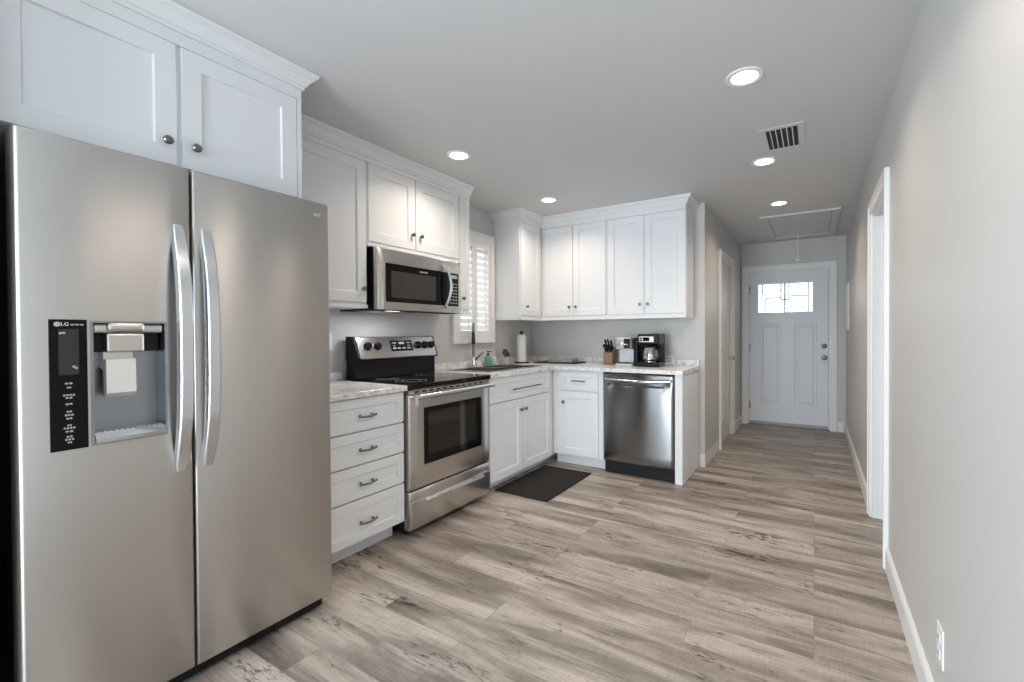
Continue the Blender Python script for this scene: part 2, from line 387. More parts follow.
# baseboards
BBP = [(0, 0), (.014, 0), (.014, .095), (.010, .108), (.004, .118), (0, .118)]
def baseboard(name, path, side, label):
    bm = BM(); sweep(bm, path, BBP, side); struct(name, bm, M_TRIM, label, 'baseboard')
baseboard('baseboard_right', [(XR - .0005, YR + .02), (XR - .0005, 2.915)], -1, 'white baseboard under the outlet on the long greige wall')
baseboard('baseboard_right_far', [(XR - .0005, 3.785), (XR - .0005, YE - .001)], -1, 'white baseboard between the open doorway and the front door wall')
baseboard('baseboard_hall_end', [(.31, YE - .0005), (.25, YE - .0005)], -1, 'short white baseboard beside the front door latch side')
baseboard('baseboard_hall_left_far', [(-.845, YE - .0005), (XH + .0005, YE - .0005), (XH + .0005, 5.965)], -1, 'white baseboard in the hallway corner by the front door hinges')
baseboard('baseboard_hall_left', [(XH + .0005, 5.005), (XH + .0005, YW - .0005), (-.905, YW - .0005)], 1, 'white baseboard wrapping the kitchen wall corner at the hallway')
# casings
def casing(name, mp, u0, u1, ztop, w, label, t=.017, jamb=True, dj=-.12):
    root = thing(name, mp((u0 + u1) / 2, 0, 0), label, 'door frame', kind='structure')
    prof_w = w
    bm = BM(); cells(bm, [u0 - w, u0, u1, u1 + w], [.0, ztop, ztop + w], lambda i, j: i == 1 and j == 0, .0005, t, lambda u, v, d: mp(u, d, v))
    cells(bm, [u0 - w, u0 - w + .018, u1 + w - .018, u1 + w], [.0, ztop + w - .018, ztop + w], lambda i, j: i == 1 and j == 0, t, t + .006, lambda u, v, d: mp(u, d, v))
    link('casing', bm, M_TRIM, root)
    if jamb:
        bm = BM(); cells(bm, [u0 + .0005, u0 + .018, u1 - .018, u1 - .0005], [0.0005, ztop - .018, ztop - .0005], lambda i, j: i == 1 and j == 0, dj, .0, lambda u, v, d: mp(u, d, v))
        cells(bm, [u0 + .018, u0 + .03, u1 - .03, u1 - .018], [0.0005, ztop - .03, ztop - .018], lambda i, j: i == 1 and j == 0, dj * .75, dj * .42, lambda u, v, d: mp(u, d, v))
        link('jamb', bm, M_TRIM, root)
    return root
FXR = lambda u, d, z: (XR - d, u, z)      # faces -X
casing('trim_1', FXR, 2.99, 3.70, 2.015, .072, 'white frame of the open doorway in the long greige wall')
casing('trim_2', FX(XH), 5.085, 5.885, 2.04, .072, 'white frame of the cream side door in the hallway')
casing('trim_3', FY(YE), -.775, .17, 2.045, .068, 'white frame around the front door')
bm = BM(); box(bm, -.772, .167, YE - .02, YE + .11, .0005, .012, .004); struct('trim_4', bm, M_NICKEL, 'dark metal threshold under the front door', 'threshold')
# side door in the hallway
r = thing('door_2', (XH - .03, 5.485, 0), 'closed cream side door in the hallway beyond the kitchen corner', 'door', kind='structure')
bm = BM(); m2 = FX(XH - .022)
us = [5.104, 5.22, 5.44, 5.53, 5.75, 5.866]; zs = [.012, .25, .95, 1.08, 1.88, 2.02]
cells(bm, us, zs, lambda i, j: i in (1, 3) and j in (1, 3), -.035, 0, lambda u, v, d: m2(u, d, v))
for a, b in ((1, 2), (3, 4)):
    for c, d in ((1, 2), (3, 4)): fbox(bm, m2, us[a] - .001, us[b] + .001, -.03, -.009, zs[c] - .001, zs[d] + .001)
link('leaf', bm, M_TRIM, r)
for z in (.22, 1.02, 1.82): bm = BM(); fbox(bm, m2, 5.1025, 5.118, .0005, .006, z - .045, z + .045); tube(bm, [m2(5.1065, .009, z - .045), m2(5.1065, .009, z + .045)], .006, 10); link('hinge', bm, M_NICKEL, r)
bm = BM(); lathe(bm, m2(5.80, 0, .93), [(.03, .0005), (.03, .006), (.011, .01), (.011, .03), (.026, .04), (.028, .055), (.018, .066), (.001, .068)], 20, 'x'); link('knob', bm, M_CHROME, r, True)
# front door
YD = YE + .022
r = thing('door_1', (-.302, YD, 0), 'pale blue white front door with leaded glass light and two tall panels', 'door', kind='structure')
mD = FY(YD)
us = [-.755, -.655, -.63, -.38, -.222, .025, .012, .15]
us = [-.753, -.668, -.628, -.383, -.222, .003, .028, .148]; zs = [.016, .28, 1.345, 1.475, 1.905, 2.026]
def dskip(i, j): return (j == 3 and 1 <= i <= 5 and i != 6) or (j == 1 and i in (2, 4, 5) and not (i == 5 and False))
bm = BM(); cells(bm, us, zs, lambda i, j: (j == 3 and 1 <= i <= 4) or (j == 1 and (i == 2 or i in (4, 5))), -.045, 0, lambda u, v, d: mD(u, d, v))
link('leaf', bm, M_DOORW, r)
for (a, b) in ((-.628, -.383), (-.222, .028)):
    bm = BM(); front(bm, mD, [a - .001, a + .012, a + .03, a + .048, b - .048, b - .03, b - .012, b + .001], [.279, .292, .31, .328, 1.297, 1.315, 1.333, 1.346],
        lambda u, z, a=a, b=b: (lambda e: -.004 if e < .004 else (-.016 if e < .02 else (-.016 if e < .035 else -.004)))(min(u - a, b - u, z - .28, 1.345 - z)), -.03)
    link('raised_panel', bm, M_DOORW, r)
gl0, gl1, gz0, gz1 = -.668, .003, 1.475, 1.905
bm = BM(); cells(bm, [gl0 - .012, gl0 + .022, gl1 - .022, gl1 + .012], [gz0 - .012, gz0 + .022, gz1 - .022, gz1 + .012], lambda i, j: i == 1 and j == 1, -.008, .012, lambda u, v, d: mD(u, d, v))
lf = link('light_frame', bm, M_DOORW, r)
bm = BM(); fbox(bm, mD, gl0 + .001, gl1 - .001, -.022, -.016, gz0 + .001, gz1 - .001); link('leaded_glass', bm, M_GLASSPANE, r)
bm = BM()
def came(u0, z0, u1, z1, w=.005):
    if abs(u1 - u0) > abs(z1 - z0): fbox(bm, mD, u0, u1, -.0155, -.009, z0 - w, z0 + w)
    else: fbox(bm, mD, u0 - w, u0 + w, -.0155, -.009, z0, z1)
gc = (gl0 + gl1) / 2; g0, g1, h0, h1 = gl0 + .022, gl1 - .022, gz0 + .022, gz1 - .022
came(g0, h1 - .006, g1, h1 - .006); came(gc, h0, gc, h1, .008); came(g0 + .05, h1 - .15, g0 + .05, h1); came(g1 - .05, h0, g1 - .05, h1)
came(g0 + .09, h0, g0 + .09, h0 + .19); came(g0 + .09, h0 + .19, gc - .045, h0 + .19); came(gc - .045, h0 + .165, gc - .045, h1, .006); came(gc - .045, h0 + .165, gc + .06, h0 + .165)
came(gc + .06, h0 + .21, g1 - .05, h0 + .21); came(g0 + .09, h0 + .05, g1 - .09, h0 + .05, .004); came(gc + .045, h0 + .165, gc + .045, h1, .004)
came(g0, h1 - .10, gc - .045, h1 - .06, .003); came(gc + .045, h1 - .06, g1, h1 - .06, .003)
link('lead_came', bm, M_GROUT, r)
bm = BM(); lathe(bm, mD(.105, 0, .915), [(.033, .0005), (.033, .007), (.012, .011), (.012, .03), (.024, .038), (.029, .052), (.024, .064), (.001, .07)], 24, '-y'); link('knob', bm, M_NICKEL, r, True)
bm = BM(); lathe(bm, mD(.105, 0, 1.06), [(.03, .0005), (.03, .008), (.022, .014), (.001, .016)], 24, '-y'); box(bm, .101, .109, YD - .028, YD - .014, 1.044, 1.076, .002); link('deadbolt', bm, M_NICKEL, r, True)
for z in (.26, 1.03, 1.80):
    bm = BM(); fbox(bm, mD, -.7565, -.742, .0005, .004, z - .05, z + .05); tube(bm, [mD(-.752, .007, z - .05), mD(-.752, .007, z + .05)], .006, 10); link('hinge', bm, M_NICKEL, r)
bm = BM(); fbox(bm, mD, -.752, .147, .0005, .012, .018, .05, .003); link('sweep', bm, M_GREYMARK, r)

# ------------------------------------------------------------------ refrigerator
XF, F0, F1 = -1.866, .316, 1.246
fr = thing('refrigerator', (-2.27, .779, 0), 'large two door stainless refrigerator with ice and water dispenser', 'refrigerator')
bm = BM(); box(bm, -2.70, -1.972, F0 + .006, F1 - .006, .03, 1.775, .006); link('case', bm, M_BLACK, fr)
bm = BM(); box(bm, -2.0, -1.915, F0 + .02, F1 - .02, .012, .062, .004)
for k in range(14): box(bm, -1.916, -1.912, F0 + .06 + k * .058, F0 + .10 + k * .058, .022, .05)
link('base_grille', bm, M_BLACK, fr)
for yy in (F0 + .05, F1 - .05):
    bm = BM(); lathe(bm, (-1.96, yy, 0), [(.02, 0.0005), (.02, .013)], 16); link('foot', bm, M_BLACK, fr)
    bm = BM(); lathe(bm, (-2.62, yy, 0), [(.02, 0.0005), (.02, .031)], 16); link('foot', bm, M_BLACK, fr)
for yy in (F0 + .06, F1 - .06):
    bm = BM(); box(bm, -2.06, -1.91, yy - .03, yy + .03, 1.776, 1.81, .01); link('hinge_cover', bm, M_LTGREY, fr)
mF = FX(XF)
def fdoor(name, y0, y1, hole=None):
    e = [0, .0006, .002, .0045, .008]
    dd = {0: -.022, 1: -.013, 2: -.006, 3: -.002, 4: 0}
    us = [y0 + k for k in e] + ([] if not hole else [hole[0], hole[1]]) + [y0 + (y1 - y0) * .5] * (0 if hole else 1) + [y1 - k for k in e[::-1]]
    zs = [.068, .069, .072, .076] + ([hole[2], hole[3]] if hole else [.9]) + [1.810, 1.814, 1.817, 1.818]
    def df(u, z):
        k = min(u - y0, y1 - u); q = min(z - .068, 1.818 - z)
        a = -.008 * max(0, 1 - k / .008) ** 2; b = -.008 * max(0, 1 - q / .008) ** 2
        return a + b
    holes = [(us.index(hole[0]), zs.index(hole[2]))] if hole else ()
    bm = BM(); front(bm, mF, us, zs, df, -.098, holes, .075)
    return link(name, bm, M_FRIDGE, fr, True)
HZ = (.461, .647, .907, 1.283)
fd1 = fdoor('freezer_door', F0, .7195, HZ); fd2 = fdoor('fridge_door', .7255, F1)
bm = BM(); box(bm, -1.971, -1.966, F0 + .012, .71, .08, 1.80); box(bm, -1.971, -1.966, .736, F1 - .012, .08, 1.80); link('door_gasket', bm, M_BLACK, fr)
def fhandle(parent, y, s):
    bm = BM(); n = 60; z0, z1 = .772, 1.616
    L = []
    for i in range(n + 1):
        t = i / n; z = z0 + (z1 - z0) * t; q = 1 - abs(2 * t - 1) ** 3
        d1 = .006 + .060 * q; d0 = max(.0006, d1 - .026 - .006 * q) if i not in (0, n) else .0006; w = .013 + .0055 * min(1, q * 2.6) ** .6
        c = .0035 if i not in (0, n) else .001
        L.append([bm.verts.new(mF(y + a, d, z)) for a, d in ((-w, d0), (-w, d1 - c), (-w + c, d1), (w - c, d1), (w, d1 - c), (w, d0))])
    for A, B in zip(L, L[1:]):
        for j in range(6): bm.faces.new((A[j], A[(j + 1) % 6], B[(j + 1) % 6], B[j]))
    bm.faces.new(L[0][::-1]); bm.faces.new(L[-1])
    return link('handle', bm, M_HANDLE, parent, True)
fhandle(fd1, .682, 1); fhandle(fd2, .763, -1)
bm = BM(); fbox(bm, mF, 1.172, 1.205, .0005, .003, 1.752, 1.766, .001); link('badge', bm, M_GREYMARK, fd2)
# control panel of the dispenser
cp = BM(); fbox(cp, mF, .374, .4535, .0006, .0045, .905, 1.286, .0015); cp = link('control_panel', cp, M_PANEL, fr)
bm = BM(); fbox(bm, mF, .393, .435, .0048, .0058, 1.125, 1.258); link('display', bm, M_LCD, cp)
def text(body, mp_loc, size, parent, m, rot):
    c = bpy.data.curves.new(body, 'FONT'); c.body = body; c.size = size; c.extrude = .0004; c.align_x = 'CENTER'; c.align_y = 'CENTER'
    o = bpy.data.objects.new('logo', c); COL.objects.link(o); bpy.context.view_layer.update()
    me = bpy.data.meshes.new_from_object(o.evaluated_get(bpy.context.evaluated_depsgraph_get())); bpy.data.objects.remove(o); me.materials.clear(); me.materials.append(m)
    o = bpy.data.objects.new('logo', me); COL.objects.link(o)
    o.parent = parent; o.location = Vector(mp_loc) - ROOTS[parent.name]; o.rotation_euler = rot; return o
bm = BM(); lathe(bm, mF(.391, .0046, 1.272), [(.007, 0), (.007, .0006)], 24, 'x'); link('emblem', bm, M_GREYMARK, cp)
text('LG', mF(.4065, .0052, 1.272), .014, cp, M_WHITEPL, (R90, 0, R90))
bm = BM()
random.seed(3)
for k in range(3): fbox(bm, mF, .418 + k * .010, .426 + k * .010, .0047, .0053, 1.269, 1.273)
for z, w in ((1.10, .018), (1.088, .010), (1.066, .026), (1.058, .016), (1.04, .016), (1.018, .012), (1.008, .02), (.998, .014), (.978, .010), (.970, .026), (.960, .018), (.945, .014), (.937, .02), (.928, .010)):
    n = max(2, int(w / .006)); 
    for k in range(n): fbox(bm, mF, .414 - w / 2 + k * w / n, .414 - w / 2 + (k + .7) * w / n, .0047, .0053, z - .0022 - random.random() * .001, z + .002)
for (u, z) in ((.397, 1.246), (.404, 1.247), (.424, 1.148), (.429, 1.144)): fbox(bm, mF, u - .003, u + .003, .0060, .0064, z - .003, z + .003)
link('button_print', bm, M_GREYMARK, cp)
# dispenser
dn = BM(); cells(dn, [HZ[0], HZ[0] + .006, HZ[1] - .006, HZ[1]], [HZ[2], HZ[2] + .006, HZ[3] - .006, HZ[3]], lambda i, j: i == 1 and j == 1, -.07, .004, lambda u, v, d: mF(u, d, v)); dn = link('dispenser', dn, M_DISP, fr)
bm = BM(); fbox(bm, mF, .4675, .6405, -.0745, -.07, .914, 1.276); link('back_plate', bm, M_DISP, dn)
bm = BM(); fbox(bm, mF, .468, .640, -.069, -.006, 1.246, 1.276, .008); fbox(bm, mF, .497, .59, -.068, .010, 1.250, 1.279, .01); link('hood', bm, M_STEEL, dn)
bm = BM(); fbox(bm, mF, .47, .638, -.069, -.04, 1.187, 1.245); link('chute_surround', bm, M_BLACK, dn)
bm = BM(); fbox(bm, mF, .496, .588, -.068, .006, 1.186, 1.245, .006); link('chute', bm, M_STEEL, dn)
bm = BM(); prism(bm, [(-.069, 1.186), (-.03, 1.186), (-.03, 1.165), (-.005, 1.165), (-.002, 1.06), (-.02, 1.046), (-.03, 1.05), (-.034, 1.13), (-.069, 1.14)], lambda p, q, t: mF(t, p, q), .497, .568)
for z in (1.10, 1.112): fbox(bm, mF, .528, .539, -.006, .0, z, z + .004)
link('paddle', bm, M_PADDLE, dn)
bm = BM(); prism(bm, [(-.07, .914), (.014, .914), (.016, .924), (-.003, .942), (-.07, .942)], lambda p, q, t: mF(t, p, q), .468, .640)
for k in range(12): fbox(bm, mF, .476 + k * .0135, .482 + k * .0135, -.06, -.008, .9422, .9442)
link('drip_tray', bm, M_CHROME, dn)

# ------------------------------------------------------------------ cabinets
GB = 'white shaker base cabinets'; GU = 'white shaker wall cabinets'
def base_box(x0, x1, y0, y1, kick):
    bm = BM(); box(bm, x0, x1, y0, y1, .105, CB - .002)
    if kick == 'X': box(bm, x0, x1 - .095, y0, y1, .001, .105)
    else: box(bm, x0, x1, y0 + .08, y1, .001, .105)
    return bm
# drawer base
c = thing('drawer_base_cabinet', (-2.42, 1.615, 0), 'white four drawer base cabinet between the refrigerator and stove', 'cabinet', GB)
link('carcass', base_box(XL + .003, XD - .021, 1.30, 1.886, 'X'), M_CAB, c)
mX = FX(XD)
for z0, z1, hz in ((.716, .891, .794), (.536, .706, .612), (.352, .526, .428), (.118, .342, .217)):
    bm = BM(); shaker(bm, mX, 1.345, 1.879, z0, z1, .05); d = link('drawer', bm, M_CAB, c); bar_pull(d, mX, 1.562, 1.668, hz, .006, .026, ornate=True)
# sink base
c = thing('sink_base_cabinet', (-2.42, 3.2, 0), 'white sink base cabinet with two doors beside the stove', 'cabinet', GB)
bm = BM(); xa, xb = XL + .003, XD - .021
cells(bm, [xa, xa + .018, xb - .02, xb], [2.70, 2.718, 3.70, 4.28], lambda i, j: i == 1 and j == 1, .125, CB - .002, lambda u, v, w: (u, v, w)); box(bm, xa, xb, 2.70, 4.28, .085, .125); box(bm, xa, xb - .095, 2.70, 4.28, .001, .085); link('carcass', bm, M_CAB, c)
bm = BM(); shaker(bm, mX, 2.712, 3.64, .70, .891, .05); d = link('false_drawer_front', bm, M_CAB, c); bar_pull(d, mX, 2.985, 3.425, .785, .0055, .03)
for y0, y1, k in ((2.712, 3.158, 3.128), (3.164, 3.64, 3.194)):
    bm = BM(); shaker(bm, mX, y0, y1, .092, .692, .06); d = link('door', bm, M_CAB, c); knob(d, mX, k, .603)
# corner base
mY = FY(YB)
c = thing('corner_base_cabinet', (-1.85, 3.99, 0), 'white single door base cabinet beside the dishwasher', 'cabinet', GB)
link('carcass', base_box(XD - .019, -1.612, YB + .021, 4.28, 'Y'), M_CAB, c)
bm = BM(); shaker(bm, mY, -2.04, -1.655, .716, .889, .055); d = link('drawer', bm, M_CAB, c); bar_pull(d, mY, -1.91, -1.775, .80, .0055, .028)
bm = BM(); shaker(bm, mY, -2.04, -1.655, .115, .700, .062); d = link('door', bm, M_CAB, c); knob(d, mY, -2.0, .60)
# end panel
bm = BM(); box(bm, -.972, -.913, YB - .004, 4.283, .001, CB - .002, .002); tag(link('end_panel', bm, M_CAB), 'white cabinet end panel closing off the dishwasher by the hallway', 'cabinet panel')
# over-fridge
XC = -1.9986; c = thing('fridge_cabinet', (-2.37, .736, 1.856), 'white two door cabinet above the refrigerator', 'cabinet', GU)
bm = BM(); box(bm, XL + .003, XC - .020, .27, 1.202, 1.856, 2.41); fbox(bm, FX(XC - .02), .27, 1.202, 0, .008, 1.856, 2.302); fbox(bm, FX(XC - .02), .27, 1.202, 0, .02, 2.301, 2.41); fbox(bm, FX(XC - .02), 1.182, 1.202, 0, .02, 1.856, 2.302); link('carcass', bm, M_CAB, c)
mC = FX(XC)
bm = BM(); box(bm, XL + .003, -1.90, .246, .266, .001, 2.30, .002); link('end_panel', bm, M_CAB, c)  # unseen panel, added to shade the near side of the refrigerator
for y0, y1, k in ((.292, .733, .700), (.749, 1.179, .788)):
    bm = BM(); shaker(bm, mC, y0, y1, 1.857, 2.299, .063); d = link('door', bm, M_CAB, c); knob(d, mC, k, 1.937)
CRP = lambda z: [(.0005, z), (.010, z), (.010, z + .014), (.017, z + .016), (.020, z + .024), (.034, z + .044), (.043, z + .048), (.043, z + .056), (.052, z + .058), (.056, z + .072), (.0005, z + .072)]
bm = BM(); sweep(bm, [(XC, .20), (XC, 1.202), (XL + .34, 1.202)], CRP(ZC - .0735), 1); tag(link('crown_moulding', bm, M_CAB), 'white crown moulding on top of the cabinet above the refrigerator', 'moulding', 'white crown mouldings')
# left wall cabinets
mU = FX(XU)
def upper(name, y0, y1, z0, doors, label, ztop=2.41, rail=.062):
    c = thing(name, ((XL + XU) / 2, (y0 + y1) / 2, z0), label, 'cabinet', GU)
    bm = BM(); box(bm, XL + .003, XU - .02, y0, y1, z0, ztop); fbox(bm, FX(XU - .02), y0, y1, 0, .006, z0, ztop, .001); fbox(bm, FX(XU - .02), y0, y1, 0, .019, z0, z0 + .022); fbox(bm, FX(XU - .02), y0, y1, 0, .02, 2.318, ztop); link('carcass', bm, M_CAB, c)
    for a, b, d0, d1, k, kz in doors:
        bm = BM(); shaker(bm, mU, a, b, d0, d1, rail, .014); d = link('door', bm, M_CAB, c); knob(d, mU, k, kz, r=.0135)
    return c
upper('wall_cabinet', 1.262, 1.864, 1.40, [(1.30, 1.855, 1.438, 2.315, 1.825, 1.519)], 'tall single door white wall cabinet between refrigerator and microwave')
upper('wall_cabinet', 1.866, 2.722, 1.795, [(1.875, 2.262, 1.826, 2.315, 2.228, 1.925), (2.27, 2.712, 1.826, 2.315, 2.306, 1.925)], 'short two door white wall cabinet above the microwave')
upper('wall_cabinet', 2.724, 2.845, 1.40, [(2.728, 2.841, 1.438, 2.315, 2.752, 1.519)], 'narrow white wall cabinet between microwave and window', rail=.032)
bm = BM(); sweep(bm, [(XU, 1.2605), (XU, 2.845)], CRP(ZC - .0735), 1); tag(link('crown_moulding', bm, M_CAB), 'white crown moulding over the cabinets around the microwave', 'moulding', 'white crown mouldings')
# corner and back wall cabinets
c = thing('wall_cabinet', (-2.57, 3.94, 1.368), 'white corner wall cabinet right beside the shuttered window', 'cabinet', GU)
bm = BM(); box(bm, XL + .003, XU - .02, 3.587, YW - .003, 1.368, 2.41); fbox(bm, FX(XU - .02), 3.587, YU, 0, .006, 1.368, 2.41); fbox(bm, FX(XU - .02), 3.587, YU, 0, .02, 2.307, 2.41); fbox(bm, FX(XU - .02), 3.587, YU - .002, 0, .019, 1.368, 1.40); link('carcass', bm, M_CAB, c)
bm = BM(); shaker(bm, mU, 3.600, 3.955, 1.412, 2.304, .06, .014); d = link('door', bm, M_CAB, c); knob(d, mU, 3.68, 1.497, r=.0135)
mV = FY(YU)
def upper_b(x0, x1, doors, label):
    c = thing('wall_cabinet', ((x0 + x1) / 2, 4.14, 1.368), label, 'cabinet', GU)
    bm = BM(); box(bm, x0, x1, YU + .02, YW - .003, 1.368, 2.41); fbox(bm, FY(YU + .02), x0, x1, 0, .006, 1.368, 2.41); fbox(bm, FY(YU + .02), x0, x1, 0, .02, 2.307, 2.41); fbox(bm, FY(YU + .02), x0, x1, 0, .019, 1.368, 1.40); link('carcass', bm, M_CAB, c)
    for a, b, k in doors:
        bm = BM(); shaker(bm, mV, a, b, 1.412, 2.304, .062, .014); d = link('door', bm, M_CAB, c); knob(d, mV, k, 1.497, r=.0135)
upper_b(XU - .018, -1.688, [(-2.375, -2.052, -2.085), (-2.046, -1.70, -2.012)], 'white two door wall cabinet against the corner cabinet')
upper_b(-1.686, -.952, [(-1.676, -1.326, -1.36), (-1.320, -.958, -1.288)], 'white two door wall cabinet above the coffee makers')
bm = BM(); sweep(bm, [(XL + .002, 3.587), (XU, 3.587), (XU, YU), (-.952, YU), (-.952, YW - .002)], CRP(ZC - .0735), 1); tag(link('crown_moulding', bm, M_CAB), 'white crown moulding over the corner and coffee maker cabinets', 'moulding', 'white crown mouldings')
# worktops
bm = BM(); box(bm, XL + .0225, -2.084, 1.262, 1.893, CB, CT, .005)
c = link('worktop', bm, M_MARBLE); tag(c, 'short marble worktop over the drawers beside the refrigerator', 'worktop', 'marble worktops')
bm = BM(); box(bm, XL + .002, XL + .022, 1.262, 1.893, CB, .985, .003); link('splashback', bm, M_MARBLE, c)
XE = -.905
bm = BM(); xs = [XL + .0225, -2.60, -2.20, -2.084, XE]; ys = [2.698, 2.84, 3.56, YB - .03, YW - .0225]
cells(bm, xs, ys, lambda i, j: (i == 3 and j < 3) or (i == 1 and j == 1), CB, CT, lambda u, v, w: (u, v, w))
bmesh.ops.bevel(bm, geom=[e for e in bm.edges if abs(e.calc_face_angle(0)) > 1 and all(v.co.z > CT - .001 for v in e.verts)], offset=.005, segments=2, affect='EDGES')
c = link('worktop', bm, M_MARBLE); tag(c, 'L shaped marble worktop around the sink and over the dishwasher', 'worktop', 'marble worktops')
bm = BM(); box(bm, XL + .002, XL + .022, 2.698, YW - .0225, CB, .985, .003); link('splashback', bm, M_MARBLE, c)
bm = BM(); box(bm, XL + .002, XE, YW - .022, YW - .002, CB, .985, .003); link('splashback', bm, M_MARBLE, c)

# ------------------------------------------------------------------ sink and faucet
c = thing('kitchen_sink', (-2.40, 3.2, .72), 'stainless kitchen sink in the marble worktop below the window', 'sink')
bm = BM(); cells(bm, [-2.625, -2.585, -2.215, -2.175], [2.815, 2.855, 3.18, 3.215, 3.545, 3.585], lambda i, j: i == 1 and j in (1, 3), CT + .0005, CT + .007, lambda u, v, w: (u, v, w)); link('rim', bm, M_SINK, c)
for a, b in ((2.856, 3.179), (3.216, 3.544)):
    bm = BM(); cells(bm, [-2.584, -2.580, -2.220, -2.216], [a, a + .004, b - .004, b], lambda i, j: i == 1 and j == 1, .735, CT + .004, lambda u, v, w: (u, v, w)); box(bm, -2.584, -2.216, a, b, .731, .735)
    bw = link('bowl', bm, M_SINK, c)
    bm = BM(); lathe(bm, (-2.40, (a + b) / 2, .735), [(.045, .0005), (.045, .003), (.03, .004), (.028, .0015)], 20); link('drain', bm, M_CHROME, bw)
c = thing('faucet', (-2.668, 3.2, CT), 'tall dark pull down faucet rising in front of the window', 'faucet')
fx, fy = -2.668, 3.2
bm = BM(); lathe(bm, (fx, fy, CT), [(.03, .0005), (.03, .006), (.024, .012), (.02, .05), (.019, .09), (.014, .10)], 24); link('base', bm, M_CHROME, c, True)
bm = BM(); pts = [(fx, fy, CT + .09), (fx, fy, 1.24)] + [(fx + .64 * q, fy - .77 * q, 1.265 + .07 * math.sin(a)) for a, q in [(math.pi * k / 14, .07 - .07 * math.cos(math.pi * k / 14)) for k in range(0, 14)]] + [(fx + .0896, fy - .1078, 1.25)]
tube(bm, pts, .0105, 14); link('spout', bm, M_NICKEL, c, True)
bm = BM(); tube(bm, [(fx + .0896, fy - .1078, 1.255), (fx + .0896, fy - .1078, 1.21), (fx + .0896, fy - .1078, 1.16), (fx + .0896, fy - .1078, 1.145)], [.013, .015, .018, .016], 16); link('spray_head', bm, M_DKMET, c, True)
bm = BM(); tube(bm, [(fx, fy, CT + .065), (fx, fy + .03, CT + .07)], .013, 14); tube(bm, [(fx, fy + .035, CT + .07), (fx + .01, fy + .07, CT + .10), (fx + .015, fy + .12, CT + .135)], [.008, .007, .006], 10); link('lever', bm, M_DKMET, c, True)

# ------------------------------------------------------------------ shutters on the kitchen window
c = thing('plantation_shutter', (XL + .02, 3.3, 1.135), 'white louvred shutters over the kitchen sink window', 'shutter')
SY0, SY1, SZ0, SZ1 = 2.978, 3.575, 1.15, 2.185
bm = BM(); cells(bm, [SY0, SY0 + .062, SY1 - .062, SY1], [SZ0, SZ0 + .062, SZ1 - .085, SZ1], lambda i, j: i == 1 and j == 1, .0008, .032, lambda u, v, d: FX(XL)(u, d, v)); link('frame', bm, M_TRIM, c)
mid = (SY0 + SY1) / 2
for a, b in ((SY0 + .064, mid - .001), (mid + .001, SY1 - .064)):
    z0, z1 = SZ0 + .064, SZ1 - .087
    bm = BM(); cells(bm, [a, a + .035, b - .035, b], [z0, z0 + .05, z1 - .05, z1], lambda i, j: i == 1 and j == 1, .004, .026, lambda u, v, d: FX(XL)(u, d, v)); p = link('panel', bm, M_TRIM, c)
    n = 13; ang = math.radians(52)
    bm = BM()
    for k in range(n):
        zc = z0 + .05 + (z1 - z0 - .1) * (k + .5) / n; hw = .031; w = (hw * math.cos(ang), hw * math.sin(ang)); th = .004
        prism(bm, [(-w[0], zc + w[1]), (-w[0] * .4 + th * .6, zc + w[1] * .4 + th), (w[0], zc - w[1]), (w[0] * .4 - th * .6, zc - w[1] * .4 - th)][::1], lambda p_, q_, t: (XL + .015 + p_, t, q_), a + .036, b - .036)
    link('louvers', bm, M_TRIM, p)
    bm = BM(); tube(bm, [(XL + .05, (a + b) / 2, z0 + .07), (XL + .05, (a + b) / 2, z1 - .07)], .005, 8); link('tilt_rod', bm, M_TRIM, p)

# ------------------------------------------------------------------ range
Y0, Y1 = 1.9, 2.69; XS = -2.088
c = thing('electric_range', (-2.40, 2.286, 0), 'stainless electric range with black glass cooktop and oven window', 'stove')
bm = BM(); box(bm, XL + .03, XS - .05, Y0 + .004, Y1 - .004, .03, .895); link('body', bm, M_BLACK, c)
for x in (-2.65, -2.2):
    for y in (Y0 + .06, Y1 - .06): bm = BM(); lathe(bm, (x, y, 0), [(.02, .0005), (.02, .031)], 14); link('foot', bm, M_BLACK, c)
bm = BM(); box(bm, XL + .10, XS + .012, Y0, Y1, .896, .931, .008, 3); ct = link('cooktop', bm, M_BLKGL, c)
for (x, y, rr) in ((-2.27, 2.09, .10), (-2.27, 2.48, .085), (-2.50, 2.09, .075), (-2.50, 2.48, .10)):
    for q in (rr, rr * .62): 
        n = 40; bm = BM()
        A = [bm.verts.new((x + q * math.cos(2 * math.pi * k / n), y + q * math.sin(2 * math.pi * k / n), .9314)) for k in range(n)]
        B = [bm.verts.new((x + (q - .003) * math.cos(2 * math.pi * k / n), y + (q - .003) * math.sin(2 * math.pi * k / n), .9314)) for k in range(n)]
        for k in range(n): bm.faces.new((A[k], A[(k + 1) % n], B[(k + 1) % n], B[k]))
        link('burner_ring', bm, M_GREYMARK, ct)
mS = FX(XS)
# vent strip
bm = BM(); fbox(bm, mS, Y0 + .006, Y1 - .006, -.05, -.004, .868, .895, .003)
vs = link('vent_strip', bm, M_STEEL, c)
for k in range(11): bm = BM(); fbox(bm, mS, Y0 + .05 + k * .062, Y0 + .088 + k * .062, -.006, -.0035, .876, .886); link('vent_slot', bm, M_BLACK, vs)
